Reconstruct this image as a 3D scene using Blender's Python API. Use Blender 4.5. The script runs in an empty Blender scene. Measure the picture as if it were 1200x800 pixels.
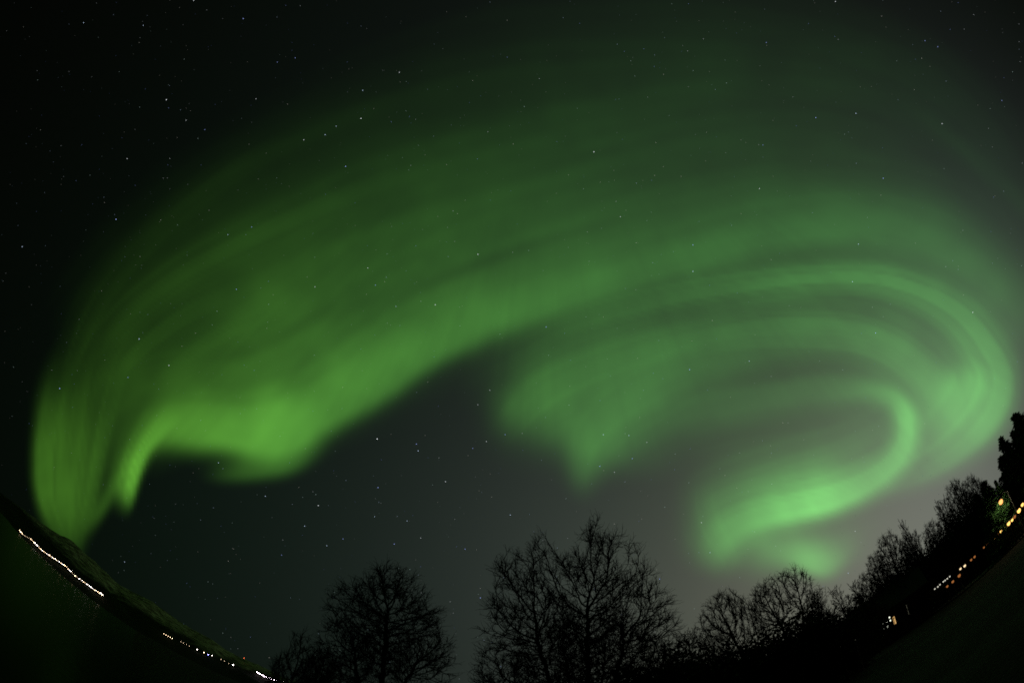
import bpy, math, random
import numpy as np
from mathutils import Vector

sc = bpy.context.scene
COL = sc.collection
R = math.radians

# ------------------------------------------------------------------ camera
# 15 mm full-frame fisheye, tipped up 54 degrees, looking north from a grassy bluff above the fjord
CAM_Z = 1.7
cd = bpy.data.cameras.new('camera')
cd.type = 'PANO'
cd.panorama_type = 'FISHEYE_EQUISOLID'
cd.fisheye_lens = 15.0
cd.fisheye_fov = R(220)
cd.sensor_width, cd.sensor_height = 36.0, 24.0
cd.clip_start, cd.clip_end = 0.05, 60000
cam = bpy.data.objects.new('camera', cd)
COL.objects.link(cam)
cam.location = (0, 0, CAM_Z)
cam.rotation_euler = (R(90 + 54), 0, 0)
sc.camera = cam

sc.view_settings.view_transform = 'Standard'
sc.view_settings.look = 'None'
sc.view_settings.exposure = 0
sc.view_settings.gamma = 1
sc.view_settings.use_curve_mapping = False
sc.render.engine = 'CYCLES'
sc.cycles.transparent_max_bounces = 32
sc.cycles.max_bounces = 5
sc.cycles.diffuse_bounces = 2
sc.cycles.glossy_bounces = 2
sc.cycles.sample_clamp_indirect = 0.12
sc.cycles.filter_width = 1.7
sc.cycles.use_denoising = False

# ---- all-sky chart: Lambert azimuthal equal-area chart of the sky centred on azimuth 0, elevation CHART_EL ----
CHART_EL = math.radians(54.0)
CHART_R = 500.0            # chart units per unit of 2*sin(angle/2)
CX0, CY0 = 600.0, 400.0

def sky_dir(u, v):
    """chart (u right, v down) -> unit direction in the world (x east, y north, z up), numpy arrays"""
    a = (np.asarray(u, float) - CX0) / CHART_R
    b = (np.asarray(v, float) - CY0) / CHART_R
    r = np.sqrt(a * a + b * b) + 1e-12
    th = 2 * np.arcsin(np.clip(r / 2, 0, 1))
    s = np.sin(th) / r
    right, down, fwd = a * s, b * s, np.cos(th)
    ce, se = math.cos(CHART_EL), math.sin(CHART_EL)
    return np.stack([right, fwd * ce + down * se, fwd * se - down * ce], -1)

def spline(pts, step=7.0):
    P = np.array(pts, float)
    P = np.vstack([2 * P[0] - P[1], P, 2 * P[-1] - P[-2]])
    P[0, 2:], P[-1, 2:] = P[1, 2:], P[-2, 2:]
    out = []
    for i in range(1, len(P) - 2):
        p0, p1, p2, p3 = P[i - 1:i + 3]
        n = max(2, int(np.hypot(*(p2 - p1)[:2]) / step))
        t = (np.arange(n) / n)[:, None]
        q = 0.5 * (2 * p1 + (p2 - p0) * t + (2 * p0 - 5 * p1 + 4 * p2 - p3) * t ** 2 + (3 * p1 - p0 - 3 * p2 + p3) * t ** 3)
        q[:, 2:] = (p1 + (p2 - p1) * t)[:, 2:]
        out.append(q)
    return np.vstack(out + [P[-2:-1]])

def glow(strokes, U, V):
    """brightness of a set of auroral arcs at chart points; each arc is
    (length of a grain along the arc, depth of its fine layering, [(u, v, width_right, width_left, brightness) ...])"""
    out = np.zeros(U.shape)
    for si, (along, ripple, pts) in enumerate(strokes):
        q = spline(pts)
        d = np.gradient(q[:, :2], axis=0)
        ln = np.hypot(d[:, 0], d[:, 1]) + 1e-9
        tx, ty = d[:, 0] / ln, d[:, 1] / ln
        for k in range(len(q)):
            dx, dy = U - q[k, 0], V - q[k, 1]
            a = dx * tx[k] + dy * ty[k]
            b = -dx * ty[k] + dy * tx[k]
            w = np.where(b > 0, q[k, 2], q[k, 3])
            g = q[k, 4] * (ln[k] / (along * 2.5066)) * np.exp(-a * a / (2 * along * along) - np.abs(b / w) ** 2 * 0.5)
            if ripple:
                W = .5 * (q[k, 2] + q[k, 3])
                g = g * (1 + ripple * (np.sin(b / W * 5.1 + si * 2.1 + .018 * k) + .7 * np.sin(b / W * 9.7 + si * 3.7 - .03 * k) + .5 * np.sin(b / W * 16.3 + si + .02 * k)) * np.clip(np.abs(b) / (.5 * W), 0, 1))
            out += g
    return np.maximum(out, 0)

def value_noise(x, y, seed):
    """smooth lattice noise in -1..1"""
    rg = np.random.default_rng(seed); tab = rg.uniform(-1, 1, (64, 64))
    xi, yi = np.floor(x).astype(int), np.floor(y).astype(int)
    fx, fy = x - xi, y - yi
    fx, fy = fx * fx * (3 - 2 * fx), fy * fy * (3 - 2 * fy)
    t = lambda i, j: tab[(xi + i) % 64, (yi + j) % 64]
    return (t(0, 0) * (1 - fx) + t(1, 0) * fx) * (1 - fy) + (t(0, 1) * (1 - fx) + t(1, 1) * fx) * fy

def unevenness(U, V):
    """patchy strength of the aurora, and faint rays that run towards the magnetic zenith"""
    m = .12 * value_noise(U / 83, V / 71, 1) + .085 * value_noise(U / 39, V / 34, 2) + .045 * value_noise(U / 18, V / 17, 3)
    ang, rad_ = np.arctan2(U - 640, V - 60), np.hypot(U - 640, V - 60)
    ray = .04 * value_noise(ang * 38, rad_ / 210, 4) + .03 * value_noise(ang * 85, rad_ / 160, 5)
    return 1 + m + ray * np.clip((rad_ - 120) / 250, 0, 1)

ARCS = {}
ARCS['band'] = [
    (16, 0, [(182,505,12,18,0.0332),(205,510,12,22,0.1794),(240,512,11,28,0.2541),(275,515,11,32,0.299),(310,524,13,34,0.268),(345,518,11,36,0.2558),(385,492,10,38,0.1882),(440,462,10,38,0.1439),(500,420,10,36,0.1329),(560,388,12,32,0.1107),(610,366,14,26,0.0886),(665,343,16,22,0.072),(730,322,17,24,0.0609),(810,300,18,24,0.0609),(900,277,19,25,0.0609),(1000,266,20,26,0.0664),(1085,282,20,28,0.072),(1150,320,18,28,0.0664),(1195,375,16,26,0.0554),(1225,440,16,24,0)]),
    (26, 0.1, [(180,485,16,40,0),(235,490,18,58,0.0494),(310,495,22,76,0.0847),(385,466,20,84,0.0882),(440,430,20,84,0.0776),(500,392,20,80,0.0706),(560,364,24,76,0.06),(640,332,28,68,0.0459),(720,308,30,60,0.0353),(800,285,30,54,0.0318),(900,258,30,45,0.0268),(1010,247,30,42,0.0254),(1100,268,26,40,0.0233),(1165,318,24,36,0.0212),(1210,390,22,30,0)]),
    (14, 0, [(250,556,7,10,0),(268,555,7,12,0.0502),(300,552,7,14,0.0803),(335,546,7,14,0.0803),(358,533,8,12,0.0502),(375,520,8,12,0)]),
    (34, 0.13, [(150,470,40,40,0),(190,420,55,60,0.0181),(300,345,75,62,0.0433),(450,285,80,66,0.0506),(600,240,75,66,0.0433),(750,195,60,60,0.0289),(880,170,55,55,0.0181),(1000,175,50,50,0.0096),(1100,210,50,40,0)]),
    (24, 0.22, [(95,470,12,14,0),(112,425,13,16,0.0143),(150,375,14,18,0.0195),(215,325,15,20,0.0208),(290,286,16,22,0.0156),(380,245,20,25,0.0078),(480,205,20,25,0)]),
    (18, 0.2, [(128,470,7,8,0),(142,435,8,9,0.0152),(175,400,9,10,0.0209),(220,368,10,12,0.0171),(280,340,10,12,0)]),
    (18, 0.2, [(190,455,7,8,0),(215,425,8,9,0.01),(260,395,10,11,0.0139),(320,368,10,12,0.01),(400,330,10,12,0)]),
    (34, 0.15, [(60,420,30,30,0),(110,350,32,32,0.0034),(220,255,45,40,0.005),(420,155,60,50,0.0067),(600,110,60,60,0.0101),(780,105,60,60,0.0093),(900,115,60,55,0.0076),(1010,150,50,45,0.0042),(1120,230,40,40,0)]),
    (20, 0.2, [(130,330,9,10,0),(185,275,10,12,0.0061),(250,222,12,14,0.0071),(320,178,14,18,0.004),(420,130,14,18,0)]),
    (34, 0.1, [(560,80,50,50,0),(680,45,50,50,0.0026),(800,35,50,60,0.0053),(950,50,50,40,0.0079),(1060,85,45,32,0.0088),(1140,145,38,28,0.0088),(1190,215,35,28,0.0079),(1230,300,35,28,0)]),
    (20, 0, [(1060,120,8,8,0),(1110,160,8,8,0.006),(1160,203,9,9,0.01),(1215,258,10,10,0.01)]),
    (18, .06, [(560,392,14,18,0),(620,362,16,18,.02),(690,336,16,18,.028),(770,312,16,18,.022),(860,290,16,18,.012),(940,275,16,18,0)]),
    (24, .1, [(130,500,14,14,0),(160,455,22,22,.03),(215,440,30,26,.035),(270,430,30,26,.015),(320,420,26,26,0)]),
    (20, 0, [(560,330,16,16,0),(640,290,16,18,0.0127),(740,255,16,18,0.0169),(840,232,16,18,0.0148),(950,225,16,18,0.0084),(1040,235,16,16,0)]),
]
ARCS['curtain'] = [
    (22, .12, [(74,415,12,24,0),(60,455,10,24,.022),(50,505,6,22,.09),(47,548,5,20,.13),(50,580,5,16,.13),(57,603,5,12,.10),(68,626,5,9,0)]),
    (24, .15, [(112,390,18,18,0),(98,450,18,20,.018),(90,505,16,18,.058),(85,550,14,16,.078),(82,590,12,13,.10),(81,615,10,10,.09),(81,640,8,8,0)]),
    (22, .12, [(166,375,18,12,0),(140,440,18,9,.018),(123,505,16,7,.042),(114,548,12,6,.056),(106,588,10,6,.06),(98,612,9,6,.045),(93,636,8,6,0)]),
    (18, .2, [(78,470,9,11,0),(92,415,9,13,.015),(118,360,10,17,.010),(160,305,12,20,.005),(205,260,12,14,0)]),
    (18, .1, [(112,480,8,8,0),(124,430,8,9,.010),(150,380,9,11,.006),(190,335,10,12,0)]),
    (8, 0, [(75,450,4,4,0),(71,520,4,4,.018),(70,580,4,4,.01),(74,620,4,4,0)]),
    (8, 0, [(104,430,4,4,0),(98,500,4,4,.015),(94,570,4,4,.018),(90,622,4,4,0)]),
    (8, 0, [(84,520,4,4,0),(80,575,4,4,.022),(81,622,4,4,0)]),
    (8, 0, [(60,470,4,4,0),(56,530,4,4,.014),(57,600,4,4,0)]),
    (8, 0, [(128,470,4,4,0),(112,540,4,4,.018),(102,605,4,4,0)]),
    (20, .05, [(176,535,16,8,0),(188,505,20,14,.05),(206,475,24,18,.06),(232,450,24,22,.035),(262,430,22,22,0)]),
    (9, .08, [(205,480,18,14,0),(188,502,16,10,.13),(170,526,14,6,.28),(160,550,13,4.5,.33),(154,572,12,4,.30),(151,586,9,4,.13),(149,594,6,4,0)]),
    (8, 0, [(146,545,5,4,0),(133,570,6,5,.05),(121,592,6,5,.065),(108,613,6,5,.03),(102,625,5,5,0)]),
    (20, 0, [(165,410,14,14,0),(156,455,13,13,.03),(143,500,11,11,.03),(132,540,9,9,.018),(126,572,7,7,0)]),
]
ARCS['flame'] = [
    (30, 0, [(575,510,30,30,0),(640,488,34,34,.025),(705,474,36,36,.022),(770,450,34,34,.006),(840,430,30,30,0)]),
    (26, .06, [(560,450,16,22,0),(605,425,22,26,.035),(660,398,24,26,.05),(740,372,22,22,.035),(820,360,18,18,0)]),
    (14, 0.05, [(590,505,18,12,0),(606,485,26,20,0.106),(638,454,32,22,0.1458),(690,428,30,22,0.09),(740,411,28,20,0.08),(790,396,22,15,0.0795),(840,385,18,15,0.053),(890,378,16,14,0)]),
    (14, 0.05, [(684,574,8,9,0),(684,553,12,12,0.0829),(688,530,22,18,0.1381),(700,507,30,22,0.1326),(725,482,34,28,0.1105),(760,460,34,32,0.0994),(800,440,30,30,0.0718),(850,425,26,24,0.0387),(900,418,22,20,0)]),
    (14, 0, [(630,520,14,14,0),(655,503,18,18,0.0445),(682,515,16,16,0.0334)]),
]
ARCS['swirl'] = [
    (14, 0.1, [(630,392,11,12,0),(720,366,13,16,0.0496),(800,347,13,15,0.0766),(880,334,13,14,0.1081),(950,326,13,12,0.1442),(1020,326,14,12,0.1622),(1080,341,17,14,0.1622),(1128,369,22,16,0.165),(1160,408,28,16,0.21),(1175,443,36,13,0.235),(1168,480,42,12,0.24),(1143,514,40,11,0.22),(1108,542,34,9,0.135),(1070,562,28,9,0.0721),(1025,580,20,10,0)]),
    (16, 0.12, [(800,398,16,16,0),(890,383,20,20,0.0728),(960,382,20,22,0.104),(1015,390,20,22,0.1196),(1060,411,20,22,0.13),(1096,446,22,26,0.085),(1108,490,24,28,0.08),(1095,530,20,20,0)]),
    (14, 0, [(780,497,14,14,0),(860,477,14,14,0.0339),(920,463,13,13,0.0446),(980,455,13,13,0.0491),(1030,452,12,12,0.0714),(1050,458,10,10,0)]),
    (30, 0.15, [(720,440,50,40,0),(800,420,50,45,0.0307),(880,405,50,50,0.0395),(980,392,50,55,0.0456),(1060,415,50,55,0.058),(1112,470,48,46,0.085),(1090,540,30,30,0)]),
    (30, 0.1, [(760,530,24,30,0),(860,500,30,30,0.0236),(940,490,30,30,0.0185),(1000,480,30,30,0.0185),(1050,470,30,30,0)]),
    (26, 0.15, [(760,345,16,20,0),(880,310,16,22,0.0193),(980,297,18,22,0.0263),(1070,312,20,24,0.0307),(1130,350,22,26,0.0307),(1165,400,22,26,0)]),
]
ARCS['curl'] = [
    (26, .1, [(815,640,20,20,0),(870,632,18,20,.03),(930,634,22,20,.05),(985,626,22,20,.035),(1030,606,18,18,0)]),
    (10, 0.06, [(960,466,10,9,0),(1020,460,11,8,0.0553),(1046,463,10,8,0.16),(1060,478,10,8,0.30),(1066,500,11,9,0.35),(1062,525,12,10,0.33),(1045,550,14,10,0.28),(1015,572,19,10,0.29),(975,590,25,9,0.46),(940,598,25,10,0.4957),(905,605,24,11,0.3594),(875,615,26,13,0.2102),(850,632,24,16,0.1549),(838,652,20,14,0.0775),(832,672,14,12,0)]),
    (12, 0.1, [(826,560,18,12,0),(828,590,18,12,0.0358),(836,618,20,14,0.0609),(850,642,16,14,0.0609),(860,668,10,10,0)]),
    (12, 0, [(870,638,20,18,0),(890,640,20,18,0.1146),(920,648,14,20,0.1576),(948,660,8,18,0.32),(965,667,7,16,0.26),(982,652,10,14,0.09),(1005,630,14,14,0)]),
    (20, 0.12, [(820,600,26,24,0),(850,580,28,26,0.0673),(920,555,30,26,0.0962),(980,535,28,24,0.0865),(1035,505,20,20,0.0481),(1050,480,16,16,0)]),
]
# skyglow: lobes (chart u, v, concentration, linear colour)
SKY_LOBES = [
    (1120, 620, 14, (.113, .113, .106)),
    (950, 760, 3, (.0036, .0091, .0000)),
    (950, 760, 14, (.0480, .0380, .0290)),
    (820, 700, 3, (.0064, .0034, .0101)),
    (820, 700, 6, (.0255, .0294, .0280)),
    (1150, 330, 14, (.0085, .0112, .0146)),
    (950, 200, 6, (.0030, .0027, .0040)),
    (420, 640, 3, (.0014, .0060, .0028)),
    (1000, 520, 6, (.0140, .0240, .0065)),
    (700, 100, 3, (.0030, .0048, .0038)),
]
SKY_BASE = (.0006, .0006, .0003)
def sky_base(D):
    c = np.zeros(D.shape) + np.array(SKY_BASE)
    for u, v, k, col in SKY_LOBES:
        L = sky_dir(u, v)
        c = c + np.exp(k * (D @ L - 1))[..., None] * np.array(col)
    return c
def aurora_colour(U):
    t = np.clip((U - 100) / 800, 0, 1)
    return np.stack([.305 - .085 * t, np.ones_like(t), .08 + .10 * t], -1)

# ------------------------------------------------------------------ night sky (no sun: it is well below the horizon)
world = bpy.data.worlds.new('World')
sc.world = world
world.use_nodes = True
nt = world.node_tree
nt.nodes.clear()
w_out = nt.nodes.new('ShaderNodeOutputWorld')
w_bg = nt.nodes.new('ShaderNodeBackground')
w_tc = nt.nodes.new('ShaderNodeTexCoord')
nt.links.new(w_bg.outputs[0], w_out.inputs[0])
acc = None
for (u, v, k, c) in SKY_LOBES:
    L = sky_dir(u, v)
    dot = nt.nodes.new('ShaderNodeVectorMath'); dot.operation = 'DOT_PRODUCT'
    nt.links.new(w_tc.outputs['Generated'], dot.inputs[0])
    dot.inputs[1].default_value = tuple(float(x) for x in L)
    ma = nt.nodes.new('ShaderNodeMath'); ma.operation = 'MULTIPLY_ADD'
    nt.links.new(dot.outputs['Value'], ma.inputs[0])
    ma.inputs[1].default_value = k; ma.inputs[2].default_value = -k
    ex = nt.nodes.new('ShaderNodeMath'); ex.operation = 'EXPONENT'
    nt.links.new(ma.outputs[0], ex.inputs[0])
    sca = nt.nodes.new('ShaderNodeVectorMath'); sca.operation = 'SCALE'
    sca.inputs[0].default_value = c
    nt.links.new(ex.outputs[0], sca.inputs['Scale'])
    add = nt.nodes.new('ShaderNodeVectorMath'); add.operation = 'ADD'
    if acc is None:
        add.inputs[0].default_value = SKY_BASE
    else:
        nt.links.new(acc.outputs[0], add.inputs[0])
    nt.links.new(sca.outputs[0], add.inputs[1])
    acc = add
nt.links.new(acc.outputs[0], w_bg.inputs['Color'])
w_bg.inputs['Strength'].default_value = 1.0

# ------------------------------------------------------------------ helpers
def azel(u, v):
    d = sky_dir(u, v)
    return math.atan2(d[0], d[1]), math.asin(d[2])

def polar(az_deg, dist):
    return dist * math.sin(R(az_deg)), dist * math.cos(R(az_deg))

def tag(o, label=None, cat=None, group=None, kind=None):
    if label: o['label'] = label
    if cat: o['category'] = cat
    if group: o['group'] = group
    if kind: o['kind'] = kind
    return o

def mesh_obj(name, verts, faces, mats, parent=None, smooth=False, mat_index=None):
    me = bpy.data.meshes.new(name)
    me.from_pydata([tuple(map(float, v)) for v in verts], [], [tuple(int(i) for i in f) for f in faces])
    for m in (mats if isinstance(mats, (list, tuple)) else [mats]):
        me.materials.append(m)
    if mat_index is not None:
        me.polygons.foreach_set('material_index', list(mat_index))
    if smooth:
        me.polygons.foreach_set('use_smooth', [True] * len(me.polygons))
    me.update()
    o = bpy.data.objects.new(name, me)
    COL.objects.link(o)
    if parent: o.parent = parent
    return o

def empty(name, loc, rz=0.0, scale=(1, 1, 1)):
    o = bpy.data.objects.new(name, None)
    COL.objects.link(o)
    o.location, o.rotation_euler, o.scale = loc, (0, 0, rz), scale
    o.empty_display_size = 0.3
    return o

def copy_tree(o, parent=None):
    c = o.copy()
    COL.objects.link(c)
    if parent: c.parent = parent
    for ch in [x for x in bpy.data.objects if x.parent == o]:
        copy_tree(ch, c)
    return c

def quad_mesh(P):
    """grid of points (n, m, 3) -> verts, faces"""
    n, m = P.shape[:2]
    idx = np.arange(n * m).reshape(n, m)
    f = np.stack([idx[:-1, :-1], idx[1:, :-1], idx[1:, 1:], idx[:-1, 1:]], -1).reshape(-1, 4)
    return P.reshape(-1, 3), f

class MB:
    """collects boxes and turned shapes for one mesh"""
    def __init__(s): s.v, s.f, s.m = [], [], []
    def box(s, x0, x1, y0, y1, z0, z1, mi=0):
        b = len(s.v)
        s.v += [(x0,y0,z0),(x1,y0,z0),(x1,y1,z0),(x0,y1,z0),(x0,y0,z1),(x1,y0,z1),(x1,y1,z1),(x0,y1,z1)]
        for q in ((0,3,2,1),(4,5,6,7),(0,1,5,4),(1,2,6,5),(2,3,7,6),(3,0,4,7)):
            s.f.append(tuple(b + i for i in q)); s.m.append(mi)
    def poly(s, pts, mi=0):
        b = len(s.v); s.v += list(pts); s.f.append(tuple(range(b, b + len(pts)))); s.m.append(mi)
    def lathe(s, prof, n=10, mi=0, at=(0, 0, 0)):
        b = len(s.v)
        for r, z in prof:
            for k in range(n):
                a = 2 * math.pi * k / n
                s.v.append((at[0] + r * math.cos(a), at[1] + r * math.sin(a), at[2] + z))
        for i in range(len(prof) - 1):
            for k in range(n):
                k2 = (k + 1) % n
                s.f.append((b + i*n + k, b + i*n + k2, b + (i+1)*n + k2, b + (i+1)*n + k)); s.m.append(mi)
    def tube(s, pts, r, n=6, mi=0):
        for a, c in zip(pts[:-1], pts[1:]):
            a, c = Vector(a), Vector(c)
            d = (c - a).normalized()
            x = d.orthogonal().normalized(); y = d.cross(x)
            b = len(s.v)
            for q in (a, c):
                for k in range(n):
                    t = 2 * math.pi * k / n
                    s.v.append(tuple(q + x * (r * math.cos(t)) + y * (r * math.sin(t))))
            for k in range(n):
                k2 = (k + 1) % n
                s.f.append((b + k, b + k2, b + n + k2, b + n + k)); s.m.append(mi)
            s.f.append(tuple(b + k for k in reversed(range(n)))); s.m.append(mi)
            s.f.append(tuple(b + n + k for k in range(n))); s.m.append(mi)
    def sphere(s, c, r, n=10, mi=0):
        prof = [(max(r * math.sin(math.pi * i / n), 1e-4), -r * math.cos(math.pi * i / n)) for i in range(n + 1)]
        s.lathe(prof, n, mi, c)
    def build(s, name, mats, parent=None, smooth=False):
        return mesh_obj(name, s.v, s.f, mats, parent, smooth, s.m)

# ------------------------------------------------------------------ materials
def new_mat(name):
    m = bpy.data.materials.new(name); m.use_nodes = True
    return m, m.node_tree.nodes, m.node_tree.links

def noisy(name, c0, c1, scale, rough=0.9, detail=6, lo=0.35, hi=0.65, bump=0.0, spec=0.2):
    m, n, l = new_mat(name)
    b = n['Principled BSDF']
    b.inputs['Roughness'].default_value = rough
    b.inputs['Specular IOR Level'].default_value = spec
    tc = n.new('ShaderNodeTexCoord'); nz = n.new('ShaderNodeTexNoise'); cr = n.new('ShaderNodeValToRGB')
    nz.inputs['Scale'].default_value = scale; nz.inputs['Detail'].default_value = detail
    cr.color_ramp.elements[0].position, cr.color_ramp.elements[1].position = lo, hi
    cr.color_ramp.elements[0].color, cr.color_ramp.elements[1].color = (*c0, 1), (*c1, 1)
    l.new(tc.outputs['Object'], nz.inputs['Vector']); l.new(nz.outputs['Fac'], cr.inputs[0]); l.new(cr.outputs[0], b.inputs['Base Color'])
    if bump:
        bp = n.new('ShaderNodeBump'); bp.inputs['Strength'].default_value = bump
        l.new(nz.outputs['Fac'], bp.inputs['Height']); l.new(bp.outputs[0], b.inputs['Normal'])
    return m

def lamp_mat(name, col, strength, sampled=False):
    m, n, l = new_mat(name)
    n.clear()
    o = n.new('ShaderNodeOutputMaterial'); e = n.new('ShaderNodeEmission')
    e.inputs[0].default_value = (*col, 1); e.inputs[1].default_value = strength
    l.new(e.outputs[0], o.inputs[0])
    m.cycles.emission_sampling = 'FRONT'
    return m

M_bark = noisy('dark_bark', (.012,.010,.008), (.04,.034,.028), 9, bump=.4)
M_twig = noisy('twig_bark', (.014,.011,.008), (.034,.027,.019), 4)
M_needle = noisy('spruce_needles', (.010,.034,.009), (.028,.085,.022), 3)
M_leaf = noisy('withered_leaves', (.018,.020,.009), (.05,.045,.020), 5)
M_pole = noisy('dark_painted_pole', (.018,.018,.018), (.03,.03,.03), 12, rough=.6)
M_road = noisy('asphalt', (.03,.03,.03), (.06,.06,.058), 30, rough=.85)
M_paint = noisy('white_road_paint', (.55,.55,.53), (.75,.75,.72), 30)
M_wall = noisy('dark_wood_cladding', (.010,.007,.005), (.020,.013,.009), 6)
M_roof = noisy('dark_roof_sheeting', (.02,.02,.022), (.04,.04,.042), 8)
M_frame = noisy('white_painted_wood', (.65,.65,.62), (.78,.78,.75), 10, rough=.6)
M_lamp_warm = lamp_mat('warm_lamp', (1.0,.70,.42), 14)
M_lamp_white = lamp_mat('white_lamp', (1.0,.88,.80), 18)
M_lamp_dim = lamp_mat('dim_lamp', (1.0,.72,.45), 4)
M_lamp_blue = lamp_mat('blue_lamp', (.25,.25,1.0), 22)
M_lamp_violet = lamp_mat('pink_white_lamp', (1.0,.80,.95), 26)
M_lamp_red = lamp_mat('red_lamp', (1.0,.16,.05), 9)
M_sodium = lamp_mat('sodium_lamp', (1.0,.52,.12), 2.3)
M_sodium_dim = lamp_mat('dim_sodium_lamp', (1.0,.36,.10), .34)
M_sodium_head = lamp_mat('bright_sodium_lamp', (1.0,.36,.10), 2.2)
M_coldlamp = lamp_mat('cold_white_lamp', (.95,.92,.75), .8)
M_lamp_pale = lamp_mat('pale_road_lamp', (1.0,.74,.42), 1.3)
M_win_warm = lamp_mat('warm_lit_room', (1.0,.58,.20), .62)
M_win_white = lamp_mat('white_lit_room', (.95,1.0,.80), 1.5)
M_win_dim = lamp_mat('dim_lit_room', (.9,.9,.65), .16)

# ground: frosted dead grass with thin snow lying in patches
m, n, l = new_mat('frosted_grass'); M_ground = m
b = n['Principled BSDF']; b.inputs['Roughness'].default_value = .95; b.inputs['Specular IOR Level'].default_value = .1
tc = n.new('ShaderNodeTexCoord')
n1 = n.new('ShaderNodeTexNoise'); n1.inputs['Scale'].default_value = .35; n1.inputs['Detail'].default_value = 7; n1.inputs['Distortion'].default_value = .8
n2 = n.new('ShaderNodeTexNoise'); n2.inputs['Scale'].default_value = 9; n2.inputs['Detail'].default_value = 6
r1 = n.new('ShaderNodeValToRGB'); r1.color_ramp.elements[0].position = .46; r1.color_ramp.elements[1].position = .62
r2 = n.new('ShaderNodeValToRGB'); r2.color_ramp.elements[0].color = (.004,.004,.002,1); r2.color_ramp.elements[1].color = (.018,.016,.009,1)
mx = n.new('ShaderNodeMix'); mx.data_type = 'RGBA'
mx.inputs['B'].default_value = (.045,.045,.04,1)
mu = n.new('ShaderNodeMath'); mu.operation = 'MULTIPLY'
l.new(tc.outputs['Object'], n1.inputs['Vector']); l.new(tc.outputs['Object'], n2.inputs['Vector'])
l.new(n1.outputs['Fac'], r1.inputs[0]); l.new(n2.outputs['Fac'], r2.inputs[0])
l.new(r1.outputs[0], mu.inputs[0]); l.new(n2.outputs['Fac'], mu.inputs[1])
l.new(mu.outputs[0], mx.inputs['Factor']); l.new(r2.outputs[0], mx.inputs['A']); l.new(mx.outputs['Result'], b.inputs['Base Color'])
bp = n.new('ShaderNodeBump'); bp.inputs['Strength'].default_value = .6; bp.inputs['Distance'].default_value = .08
l.new(n2.outputs['Fac'], bp.inputs['Height']); l.new(bp.outputs[0], b.inputs['Normal'])

# far hills: dark birch wood low down, thin snow on the open fell above it
m, n, l = new_mat('fell_snow_and_wood'); M_hill = m
b = n['Principled BSDF']; b.inputs['Roughness'].default_value = .95; b.inputs['Specular IOR Level'].default_value = .05
tc = n.new('ShaderNodeTexCoord'); sep = n.new('ShaderNodeSeparateXYZ')
nz = n.new('ShaderNodeTexNoise'); nz.inputs['Scale'].default_value = .006; nz.inputs['Detail'].default_value = 8; nz.inputs['Roughness'].default_value = .65
ad = n.new('ShaderNodeMath'); ad.operation = 'MULTIPLY_ADD'; ad.inputs[1].default_value = 110; 
mr = n.new('ShaderNodeMapRange'); mr.inputs['From Min'].default_value = 95; mr.inputs['From Max'].default_value = 130
nb = n.new('ShaderNodeTexNoise'); nb.inputs['Scale'].default_value = .03; nb.inputs['Detail'].default_value = 6
rb = n.new('ShaderNodeValToRGB'); rb.color_ramp.elements[0].position = .38; rb.color_ramp.elements[1].position = .66
rb.color_ramp.elements[0].color = (.09,.07,.045,1); rb.color_ramp.elements[1].color = (.46,.38,.28,1)
mx = n.new('ShaderNodeMix'); mx.data_type = 'RGBA'; mx.inputs['A'].default_value = (.012,.013,.008,1)
l.new(tc.outputs['Object'], sep.inputs[0]); l.new(tc.outputs['Object'], nz.inputs['Vector']); l.new(tc.outputs['Object'], nb.inputs['Vector'])
l.new(nz.outputs['Fac'], ad.inputs[0]); l.new(sep.outputs['Z'], ad.inputs[2]); l.new(ad.outputs[0], mr.inputs['Value'])
l.new(mr.outputs[0], mx.inputs['Factor']); l.new(nb.outputs['Fac'], rb.inputs[0]); l.new(rb.outputs[0], mx.inputs['B'])
l.new(mx.outputs['Result'], b.inputs['Base Color'])

m, n, l = new_mat('fjord_water'); M_water = m
n.clear()
wo = n.new('ShaderNodeOutputMaterial'); df = n.new('ShaderNodeBsdfDiffuse'); gl_ = n.new('ShaderNodeBsdfGlossy'); ms = n.new('ShaderNodeMixShader')
df.inputs[0].default_value = (.002,.004,.004,1); gl_.inputs['Color'].default_value = (.9,.9,.9,1); gl_.inputs['Roughness'].default_value = .27
fr_ = n.new('ShaderNodeFresnel'); fr_.inputs['IOR'].default_value = 1.33
fm = n.new('ShaderNodeMath'); fm.operation = 'MULTIPLY'; fm.inputs[1].default_value = .13      # wind-chopped water: faces turn away from grazing
tc = n.new('ShaderNodeTexCoord'); nz = n.new('ShaderNodeTexNoise'); nz.inputs['Scale'].default_value = .35; nz.inputs['Detail'].default_value = 5
bp = n.new('ShaderNodeBump'); bp.inputs['Strength'].default_value = .35; bp.inputs['Distance'].default_value = .3
l.new(tc.outputs['Object'], nz.inputs['Vector']); l.new(nz.outputs['Fac'], bp.inputs['Height'])
l.new(bp.outputs[0], gl_.inputs['Normal']); l.new(fr_.outputs[0], fm.inputs[0]); l.new(fm.outputs[0], ms.inputs[0])
l.new(df.outputs[0], ms.inputs[1]); l.new(gl_.outputs[0], ms.inputs[2]); l.new(ms.outputs[0], wo.inputs[0])

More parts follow.
